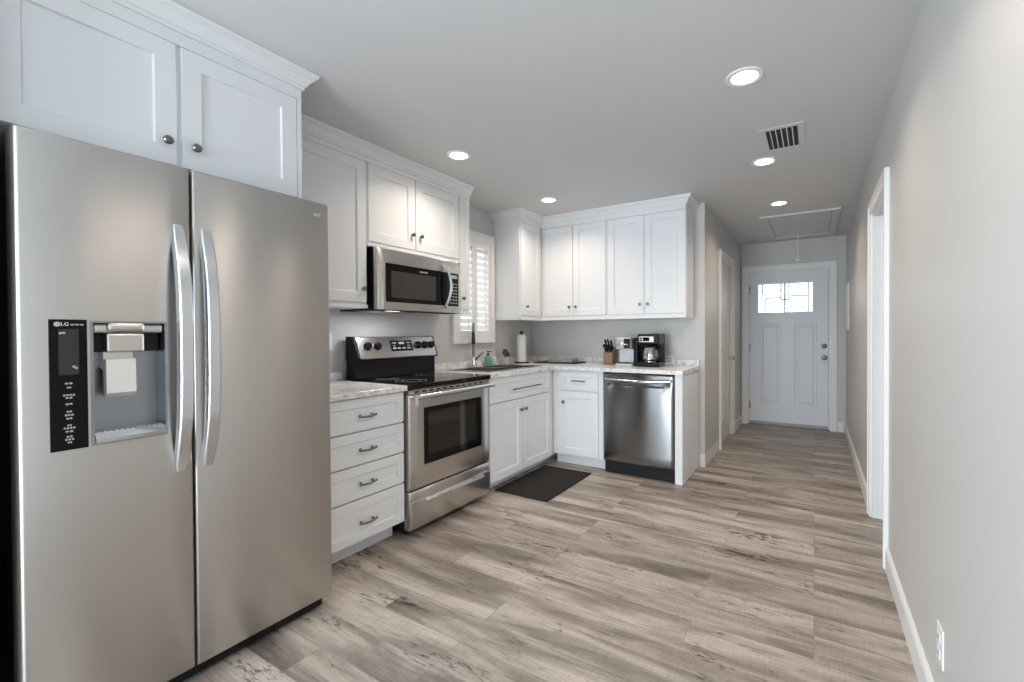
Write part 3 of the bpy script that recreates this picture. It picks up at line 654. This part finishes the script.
# oven door
bm = BM(); front(bm, mS, [Y0 + .004, Y0 + .007, Y0 + .016, 2.022, 2.59, Y1 - .016, Y1 - .007, Y1 - .004], [.284, .287, .296, .42, .778, .853, .862, .865],
    lambda u, z: -.012 * max(0, 1 - min(u - Y0 - .004, Y1 - .004 - u) / .012) ** 2 - .008 * max(0, 1 - min(z - .284, .865 - z) / .012) ** 2, -.048, [(3, 3)], .006)
dr = link('door', bm, M_STEEL, c, True)
bm = BM(); fbox(bm, mS, 2.0225, 2.5895, -.0058, -.001, .4205, .7775, .001); link('window_surround', bm, M_BLKGL, dr)
bm = BM(); fbox(bm, mS, 2.06, 2.53, -.0009, .0006, .475, .745); link('window_glass', bm, M_SCREEN, dr)
bm = BM(); tube(bm, [mS(Y0 + .02, .05, .857), mS(Y1 - .02, .05, .857)], .0165, 16, flat=((0, 0, 1), 1.0))
for y in (Y0 + .05, Y1 - .05): tube(bm, [mS(y, -.001, .852), mS(y, .05, .855)], .010, 12)
link('handle', bm, M_HANDLE, dr, True)
# storage drawer
bm = BM(); front(bm, mS, [Y0 + .004, Y0 + .007, Y0 + .016, Y1 - .016, Y1 - .007, Y1 - .004], [.045, .06, .10, .15, .19, .212, .214, .235, .262, .270, .276],
    lambda u, z: -.010 * max(0, 1 - min(u - Y0 - .004, Y1 - .004 - u) / .012) ** 2 - (.014 * max(0, (.12 - z) / .08) ** 2) - (.010 if z > .213 else 0) - (.006 * max(0, (z - .262) / .014)) + .010, -.048)
dw = link('drawer', bm, M_STEEL, c, True)
bm = BM(); prism(bm, [(.009, .214), (.026, .206), (.030, .198), (.024, .190), (.009, .192)], lambda p, q, t: mS(t, p, q), 2.02, 2.585); link('handle', bm, M_HANDLE, dw)
B0, B1 = 1.912, 2.648
# backguard
bm = BM(); box(bm, XL + .035, -2.60, B0 + .006, B1 - .006, .932, 1.085, .004); prism(bm, [(XL + .035, 1.06), (-2.578, 1.06), (-2.572, 1.075), (-2.622, 1.215), (-2.64, 1.222), (XL + .035, 1.222)], lambda p, q, t: (p, t, q), B0 + .003, B0 + .018)
prism(bm, [(XL + .035, 1.06), (-2.578, 1.06), (-2.572, 1.075), (-2.622, 1.215), (-2.64, 1.222), (XL + .035, 1.222)], lambda p, q, t: (p, t, q), B1 - .018, B1 - .003)
bg = link('backguard', bm, M_BLACK, c)
bm = BM(); prism(bm, [(XL + .036, 1.064), (-2.584, 1.064), (-2.568, 1.072), (-2.570, 1.082), (-2.618, 1.214), (-2.628, 1.219), (XL + .036, 1.219)], lambda p, q, t: (p, t, q), B0 + .019, B1 - .019)
pn = link('control_panel', bm, M_STEEL, c)
nx, nz = (1.214 - 1.082), (.048); L = math.hypot(nx, nz); N = Vector((nx / L, 0, nz / L)); Tz = Vector((-nz / L, 0, nx / L))
def onp(y, s, d): return Vector((-2.570, y, 1.082)) + Tz * s + N * d
for y in (2.005, 2.085, 2.455, 2.525, 2.592):
    bm = BM(); tube(bm, [onp(y, .075, .0005), onp(y, .075, .012), onp(y, .075, .016), onp(y, .075, .028)], [.029, .027, .022, .020], 20)
    a, b = onp(y, .075 - .018, .03), onp(y, .075 + .018, .03); tube(bm, [a, b], .005, 8)
    link('burner_knob', bm, M_COFFEE, pn, True)
bm = BM(); pr_ = [onp(2.20, .035, .0005), onp(2.40, .035, .0005), onp(2.40, .115, .0005), onp(2.20, .115, .0005)]; v0 = [bm.verts.new(p) for p in pr_]; v1 = [bm.verts.new(p + N * .003) for p in pr_]
for k in range(4): bm.faces.new((v0[k], v0[(k + 1) % 4], v1[(k + 1) % 4], v1[k]))
bm.faces.new(v1); bm.faces.new(v0[::-1]); link('display', bm, M_BLKGL, pn)
bm = BM()
for (y, s, w, h) in ((2.215, .05, .03, .012), (2.255, .05, .03, .012), (2.30, .05, .03, .012), (2.345, .05, .035, .012), (2.215, .092, .035, .008), (2.275, .085, .05, .018), (2.35, .092, .035, .008), (2.22, .072, .02, .006), (2.35, .072, .03, .006)):
    q = [bm.verts.new(onp(y + a * w, s + b * h, .004)) for a, b in ((0, 0), (1, 0), (1, 1), (0, 1))]; bm.faces.new(q)
link('legend_print', bm, M_GREYMARK, pn)

# ------------------------------------------------------------------ microwave
XM = -2.345; Y0, Y1, Z0, Z1 = 1.89, 2.668, 1.392, 1.788
c = thing('microwave', (-2.55, 2.28, Z0), 'stainless microwave mounted above the stove', 'microwave')
bm = BM(); box(bm, XL + .004, XM - .038, Y0 + .003, Y1 - .003, Z0, Z1 + .002, .004); link('body', bm, M_BLACK, c)
mM = FX(XM); us = [Y0, Y0 + .003, Y0 + .012, 1.952, 2.64, Y1 - .012, Y1 - .003, Y1]; zs = [Z0 + .004, Z0 + .007, Z0 + .016, 1.445, 1.695, Z1 - .016, Z1 - .006, Z1]
bm = BM(); front(bm, mM, us, zs, lambda u, z: -.012 * max(0, 1 - min(u - Y0, Y1 - u) / .012) ** 2 - .02 * max(0, (z - 1.70) / .09) ** 1.5, -.037, [(3, 3)], .006)
d = link('door', bm, M_STEEL, c, True)
bm = BM(); fbox(bm, mM, 1.9525, 2.5, -.0058, -.001, 1.4455, 1.6945, .001); link('window_surround', bm, M_BLKGL, d)
bm = BM(); fbox(bm, mM, 1.998, 2.40, -.0009, .0006, 1.475, 1.648); link('window_mesh', bm, M_MSCREEN, d)
bm = BM(); tube(bm, [mM(2.47, .0005, 1.745)] + [mM(2.485 + .02 * math.sin(math.pi * t), .012 + .035 * math.sin(math.pi * t) ** .7, 1.735 - .29 * t) for t in [k / 14 for k in range(15)]] + [mM(2.50, .0005, 1.435)], .0155, 14, flat=((0, 1, 0), .75)); link('handle', bm, M_HANDLE, d, True)
bm = BM(); fbox(bm, mM, 2.5005, 2.6395, -.0058, -.001, 1.4455, 1.6945, .001); kp = link('control_panel', bm, M_BLKGL, c)
bm = BM()
for i in range(3):
    for j in range(7): fbox(bm, mM, 2.545 + i * .03, 2.563 + i * .03, -.0009, -.0003, 1.465 + j * .024, 1.474 + j * .024)
fbox(bm, mM, 2.545, 2.625, -.0009, -.0003, 1.655, 1.68); link('keypad_print', bm, M_GREYMARK, kp)
bm = BM()
for k in range(7): fbox(bm, mM, 2.245 + k * .011, 2.253 + k * .011, -.0009, -.0003, 1.662, 1.672)
link('brand_lettering', bm, M_GREYMARK, d)
for k in range(2):
    bm = BM(); box(bm, -2.68, -2.46, 1.96 + k * .36, 2.24 + k * .36, Z0 - .004, Z0 - .0005, .002); link('grease_filter', bm, M_STEEL, c)

M_COOKL = mat('lit cooktop lamp', (1, 1, 1), .5, emit=(.90, .95, 1), estr=1.5)
bm = BM(); box(bm, -2.445, -2.415, 2.03, 2.13, Z0 - .002, Z0 - .0005); link('cooktop_light', bm, M_COOKL, c)
dl = bpy.data.lights.new('lamp', 'AREA'); dl.shape = 'RECTANGLE'; dl.size = .03; dl.size_y = .14; dl.energy = 1.9; dl.color = (.88, .94, 1)
lo = bpy.data.objects.new('lamp', dl); COL.objects.link(lo); lo.parent = c; lo.location = (-2.43 + 2.55, 2.08 - 2.28, -.008)

# ------------------------------------------------------------------ dishwasher
X0, X1 = -1.604, -.979
c = thing('dishwasher', (-1.283, 3.99, 0), 'stainless dishwasher under the coffee makers', 'dishwasher')
bm = BM(); box(bm, X0 + .004, X1 - .004, YB + .04, 4.27, .05, CB - .004); link('tub', bm, M_BLACK, c)
bm = BM(); box(bm, X0 + .003, X1 - .003, YB + .035, YB + .05, .003, .115); link('kick_plate', bm, M_BLACK, c)
w = X1 - X0
us = [X0, X0 + .004, X0 + .012, X0 + .03] + [X0 + w * k / 16 for k in range(2, 15)] + [X1 - .03, X1 - .012, X1 - .004, X1]
zs = [.118, .122, .13, .2, .3, .45, .6, .7, .775, .792, .81, .867, .878, .884]
def dfd(u, z):
    t = (u - X0) / w
    d = .012 * (1 - (2 * t - 1) ** 2) - .014 * max(0, 1 - min(u - X0, X1 - u) / .014) ** 2
    if z > .78 : d = d * .6 - (.012 if .79 <= z <= .83 and .06 < t < .94 else 0)
    return d - .006 * max(0, 1 - min(z - .118, .884 - z) / .01)
bm = BM(); front(bm, mY, us, zs, dfd, -.034); d = link('door', bm, M_DWSTEEL, c, True)
bm = BM(); tube(bm, [mY(X0 + .022, -.006, .842)] + [mY(X0 + .03 + (w - .06) * t, .018 + .026 * math.sin(math.pi * t), 0.836 - .012 * math.sin(math.pi * t)) for t in [k / 16 for k in range(17)]] + [mY(X1 - .022, -.006, .842)], .0135, 14, flat=((0, 0, 1), .7)); link('handle', bm, M_CHROME, d, True)

# ------------------------------------------------------------------ things on the worktop
# soap
c = thing('soap_bottle', (-2.66, 3.405, CT), 'green pump soap bottle behind the sink beside the faucet', 'soap bottle')
bm = BM(); lathe(bm, (-2.66, 3.405, CT), [(.026, .0005), (.03, .006), (.03, .075), (.024, .09), (.012, .097), (.012, .104)], 24); link('bottle', bm, M_TEAL, c, True)
bm = BM(); lathe(bm, (-2.66, 3.405, CT + .1045), [(.014, 0), (.014, .012), (.005, .014), (.005, .028), (.012, .030), (.012, .037)], 18); tube(bm, [(-2.66, 3.405, CT + .138), (-2.62, 3.40, CT + .138), (-2.61, 3.40, CT + .13)], .004, 8); link('pump', bm, M_BLACK, c, True)
c = thing('soap_bottle', (-2.655, 3.49, CT), 'small pale green soap bottle next to the pump bottle', 'soap bottle')
bm = BM(); lathe(bm, (-2.655, 3.49, CT), [(.022, .0005), (.026, .006), (.026, .045), (.014, .06), (.010, .066)], 24); link('bottle', bm, mat('pale green soap', (.45, .72, .62), .15, trans=.3), c, True)
bm = BM(); lathe(bm, (-2.655, 3.49, CT + .0665), [(.012, 0), (.012, .016), (.004, .018)], 16); link('cap', bm, M_WHITEPL, c, True)
# brush crock
c = thing('brush_crock', (-2.62, 3.63, CT), 'small stone crock with dark red brown dish brushes at the sink', 'crock')
bm = BM(); lathe(bm, (-2.62, 3.63, CT), [(.036, .0005), (.040, .01), (.040, .075), (.036, .076), (.035, .012), (.001, .011)], 24); link('crock', bm, M_CROCK, c, True)
for k, (dx, dy, h) in enumerate(((.004, -.012, .125), (-.008, .010, .14), (.010, .012, .11))):
    bm = BM(); tube(bm, [(-2.62 + dx * .4, 3.63 + dy * .4, CT + .012), (-2.62 + dx * 1.2, 3.63 + dy * 1.2, CT + h - .03)], .004, 8); lathe(bm, (-2.62 + dx * 1.3, 3.63 + dy * 1.3, CT + h - .032), [(.006, 0), (.024, .010), (.027, .026), (.018, .042), (.002, .048)], 14); link('brush', bm, M_TERRA, c, True)
# paper towel
c = thing('paper_towel_holder', (-2.60, 3.89, CT), 'white paper towel roll on a black stand in the corner', 'paper towel holder')
bm = BM(); lathe(bm, (-2.60, 3.89, CT), [(.075, .0005), (.075, .010), (.068, .013), (.008, .014), (.007, .30), (.016, .303), (.019, .315), (.014, .328), (.002, .332)], 28); link('stand', bm, M_DKMET, c, True)
bm = BM(); lathe(bm, (-2.60, 3.89, CT), [(.047, .0145), (.047, .29), (.02, .291), (.02, .285), (.02, .02), (.02, .0145)], 32); link('paper_roll', bm, M_PAPER, c, True)
# drying mat and cloth
bm = BM(); box(bm, -2.50, -2.03, 3.96, 4.24, CT + .0005, CT + .012, .005); tag(link('drying_mat', bm, M_DRYMAT), 'dark drying mat lying on the worktop in the corner', 'drying mat')
bm = BM(); us = [k / 14 for k in range(15)]
def cl(u, v, w):
    x = -2.36 + .27 * u; y = 4.02 + .16 * v
    return (x, y, CT + .0135 + (w * (.026 + .008 * math.sin(u * 7 + v * 3) + .006 * math.cos(v * 9)) if w else 0))
cells(bm, us, [k / 8 for k in range(9)], lambda i, j: False, 0, 1, cl); tag(link('dish_cloth', bm, M_CLOTH, smooth=True), 'folded grey dish cloth on the dark drying mat', 'cloth')
# knife block
c = thing('knife_block', (-1.722, 4.13, CT), 'wooden knife block with black handled knives', 'knife block')
kp_ = [(4.08, .0005), (4.20, .0005), (4.205, .15), (4.165, .17), (4.08, .105)]
bm = BM(); prism(bm, kp_, lambda p, q, t: (t, p, CT + q), -1.772, -1.672); bmesh.ops.bevel(bm, geom=list(bm.edges), offset=.004, segments=2, affect='EDGES'); link('block', bm, M_WOOD, c)
sl = Vector((0, -.62, .785)).normalized()
for (dx, s, h) in ((-.034, .35, .085), (-.012, .35, .09), (.012, .35, .08), (.034, .35, .075), (-.028, .75, .11), (0, .75, .115), (.028, .75, .10)):
    b0 = Vector((-1.722 + dx, 4.08 + .085 * s, CT + .105 + .065 * s)) + sl * .001
    bm = BM(); tube(bm, [b0, b0 + sl * .012, b0 + sl * h * .5, b0 + sl * h * .9, b0 + sl * h], [.007, .0085, .0075, .0095, .006], 10, flat=((1, 0, 0), 1.4)); link('knife', bm, M_BLACK, c, True)
# single serve coffee machine
c = thing('coffee_machine', (-1.508, 4.09, CT), 'silver and black single serve coffee machine beside the knife block', 'coffee machine')
k0, k1 = -1.60, -1.437
bm = BM(); box(bm, k0, k1, 4.06, 4.24, CT + .0005, CT + .27, .018, 3); box(bm, k0, k1, 3.965, 4.09, CT + .0005, CT + .022, .006); link('body', bm, M_LTGREY, c)
bm = BM(); box(bm, k0 + .002, k1 - .002, 3.955, 4.062, CT + .155, CT + .268, .02, 3); link('brew_head', bm, M_SILVER, c)
bm = BM(); box(bm, k0 + .09, k1 - .012, 3.951, 3.958, CT + .165, CT + .255, .004); hd = link('head_face', bm, M_BLACK, c)
bm = BM(); tube(bm, [(k0 + .03, 3.956, CT + .185), (k0 + .03, 3.935, CT + .20), (k0 + .08, 3.93, CT + .205), (k1 - .03, 3.935, CT + .20), (k1 - .03, 3.956, CT + .185)], .008, 10); link('lid_handle', bm, M_CHROME, c, True)
bm = BM(); box(bm, k0 + .015, k1 - .015, 3.97, 4.055, CT + .0225, CT + .03, .002); link('drip_tray', bm, M_BLACK, c)
bm = BM(); box(bm, k1 + .001, k1 + .042, 4.0, 4.22, CT + .0005, CT + .262, .012, 3); link('water_tank', bm, M_COFFEE, c)
# drip coffee maker
c = thing('drip_coffee_maker', (-1.272, 4.07, CT), 'black drip coffee maker with glass carafe', 'coffee maker')
k0, k1 = -1.378, -1.178
bm = BM(); box(bm, k0, k1, 3.93, 4.14, CT + .0005, CT + .045, .012, 3); box(bm, k0, k1, 4.10, 4.14, CT + .03, CT + .298, .012, 3); box(bm, k0, k1, 3.94, 4.14, CT + .20, CT + .298, .014, 3); link('body', bm, M_COFFEE, c)
bm = BM(); box(bm, k0 + .018, k1 - .045, 3.936, 3.942, CT + .222, CT + .275, .003); cpn = link('control_panel', bm, M_SILVER, c)
bm = BM(); box(bm, k0 + .055, k1 - .085, 3.9345, 3.9365, CT + .232, CT + .266)
for k in range(2): box(bm, k0 + .025, k0 + .048, 3.9345, 3.9365, CT + .232 + k * .02, CT + .244 + k * .02)
link('display', bm, M_BLKGL, cpn)
bm = BM(); lathe(bm, (-1.28, 4.015, CT + .0455), [(.055, .0), (.055, .004)], 28); link('warming_plate', bm, M_CHROME, c, True)
cf = BM(); lathe(cf, (-1.28, 4.015, CT + .05), [(.060, .0), (.070, .012), (.073, .055), (.064, .10), (.055, .122), (.053, .122), (.062, .098), (.071, .055), (.068, .014), (.058, .003), (.001, .003)], 30); cf = link('carafe', cf, M_CARAFE, c, True)
bm = BM(); lathe(bm, (-1.28, 4.015, CT + .1735), [(.055, 0), (.054, .012), (.03, .02), (.012, .024), (.001, .026)], 28); link('lid', bm, M_BLACK, cf, True)
bm = BM(); tube(bm, [(-1.225, 4.00, CT + .165), (-1.185, 3.965, CT + .16), (-1.165, 3.95, CT + .13), (-1.167, 3.952, CT + .09), (-1.195, 3.975, CT + .075), (-1.213, 3.985, CT + .08)], .010, 10); link('carafe_handle', bm, M_BLACK, cf, True)
bm = BM(); lathe(bm, (-1.28, 4.015, CT + .05), [(.0725, .022), (.0745, .024), (.0745, .034), (.0735, .036)], 30); link('carafe_band', bm, M_CHROME, cf, True)
bm = BM(); tube(bm, [(-1.17, 4.12, CT + .03), (-1.14, 4.15, CT + .02), (-1.11, 4.19, CT + .055), (-1.13, 4.2, CT + .085), (-1.172, 4.135, CT + .09)], .0035, 8); link('power_cord', bm, M_WHITEPL, c, True)

# ------------------------------------------------------------------ outlets and plates
def outlet(mp, u, z, label, grp, sw=False):
    c = thing('power_outlet', mp(u, 0, z - .058), label, 'outlet', grp)
    bm = BM(); fbox(bm, mp, u - .036, u + .036, .0006, .006, z - .058, z + .058, .002); p = link('cover_plate', bm, M_WHITEPL, c)
    for s in (-1, 1):
        bm = BM(); fbox(bm, mp, u - .017, u + .017, .006, .009, z + s * .024 - .015, z + s * .024 + .015, .002); sk = link('socket', bm, M_WHITEPL, p)
    for s in (-1, 1):
        for a in (-.007, .005): bm = BM(); fbox(bm, mp, u + a, u + a + .002, .0091, .0096, z + s * .024 - .004, z + s * .024 + .006); link('socket_slot', bm, M_BLACK, p)
outlet(FX(XL), 1.80, 1.19, 'white outlet above the worktop between refrigerator and stove', 'white wall outlets')
outlet(FXR, 1.775, .292, 'white outlet low on the long greige wall', 'white wall outlets')
bm = BM(); fbox(bm, FXR, 6.02, 6.42, .0006, .018, 1.26, 1.78, .004); c = link('breaker_panel', bm, M_TRIM); tag(c, 'flat white panel cover on the hallway wall near the front door', 'wall panel')
bm = BM(); fbox(bm, FXR, 6.06, 6.38, .0182, .023, 1.31, 1.73, .003); link('lid', bm, M_TRIM, c)

# ------------------------------------------------------------------ ceiling fixtures
def can(x, y, label, r=.082):
    c = thing('recessed_light', (x, y, ZC), label, 'ceiling light', 'recessed ceiling lights')
    bm = BM(); n = 36; prof = [(r, -.0005), (r, -.004), (r * .93, -.008), (r * .72, -.006), (r * .70, -.0005)]
    rings = [[bm.verts.new((x + q * math.cos(2 * math.pi * k / n), y + q * math.sin(2 * math.pi * k / n), ZC + h)) for k in range(n)] for q, h in prof]
    for A, B in zip(rings, rings[1:] + rings[:1]):
        for k in range(n): bm.faces.new((A[k], A[(k + 1) % n], B[(k + 1) % n], B[k]))
    link('trim_ring', bm, M_WHITEPL, c, True)
    bm = BM(); lathe(bm, (x, y, ZC), [(r * .695, -.0008), (r * .69, -.004), (r * .3, -.006), (.001, -.0065)], 32); link('lens', bm, M_LENS, c, True)
    d = bpy.data.lights.new('lamp', 'AREA'); d.shape = 'DISK'; d.size = r * 1.4; d.energy = P_CAN; d.color = (1, .84, .68); d.spread = math.radians(140)
    o = bpy.data.objects.new('lamp', d); COL.objects.link(o); o.parent = c; o.location = (0, 0, -.012)
can(-.278, 2.28, 'round recessed ceiling light nearest the long greige wall, largest in view')
can(-.30, 3.475, 'recessed ceiling light just past the ceiling air vent')
can(-.28, 4.67, 'recessed ceiling light in front of the attic hatch')
can(-2.02, 2.285, 'recessed ceiling light beside the cabinets over the microwave')
can(-2.02, 3.463, 'recessed ceiling light close to the corner wall cabinet')
can(-.28, 1.09, 'unseen recessed ceiling light added as fill above the camera position')  # extra fitting out of view, added for fill light
c = thing('air_vent', (-.168, 3.12, ZC), 'white ceiling air vent with dark slots between two recessed lights', 'air vent')
bm = BM(); cells(bm, [-.285, -.25, -.085, -.05], [2.93, 2.965, 3.275, 3.31], lambda i, j: i == 1 and j == 1, ZC - .004, ZC - .0006, lambda u, v, w: (u, v, w)); link('frame', bm, M_CEIL, c)
bm = BM(); box(bm, -.252, -.083, 2.963, 3.277, ZC - .0022, ZC - .0008); link('duct_opening', bm, M_BLACK, c)
bm = BM()
for k in range(5):
    x = -.225 + k * .0285; prism(bm, [(x - .004, ZC - .0025), (x + .001, ZC - .007), (x + .0022, ZC - .007), (x - .0025, ZC - .0025)], lambda p, q, t: (p, t, q), 2.9655, 3.2745)
link('slats', bm, M_WHITEPL, c)
c = thing('attic_hatch', (-.135, 5.765, ZC), 'attic ladder hatch in the hallway ceiling with hanging pull cord', 'attic hatch')
h0, h1, g0, g1 = -.485, .215, 5.13, 6.40
bm = BM(); cells(bm, [h0, h0 + .07, h1 - .07, h1], [g0, g0 + .06, g1 - .06, g1], lambda i, j: i == 1 and j == 1, ZC - .018, ZC - .0006, lambda u, v, w: (u, v, w)); link('frame', bm, M_CEIL, c)
bm = BM(); box(bm, h0 + .074, h1 - .074, g0 + .064, g1 - .064, ZC - .010, ZC - .0008, .002); link('panel', bm, M_CEIL, c)
bm = BM(); tube(bm, [(-.17, 6.14, ZC - .010), (-.17, 6.14, 2.13)], .0045, 8); lathe(bm, (-.17, 6.14, 2.085), [(.004, .05), (.012, .045), (.024, .012), (.026, 0), (.002, -.004)][::-1], 18); link('pull_cord', bm, M_WHITEPL, c, True)

# ------------------------------------------------------------------ floor mat
bm = BM(); box(bm, -2.155, -1.675, 2.83, 3.60, .0008, .011, .005)
tag(link('kitchen_mat', bm, M_RUBBER), 'dark brown rectangular kitchen mat on the floor before the sink', 'mat')
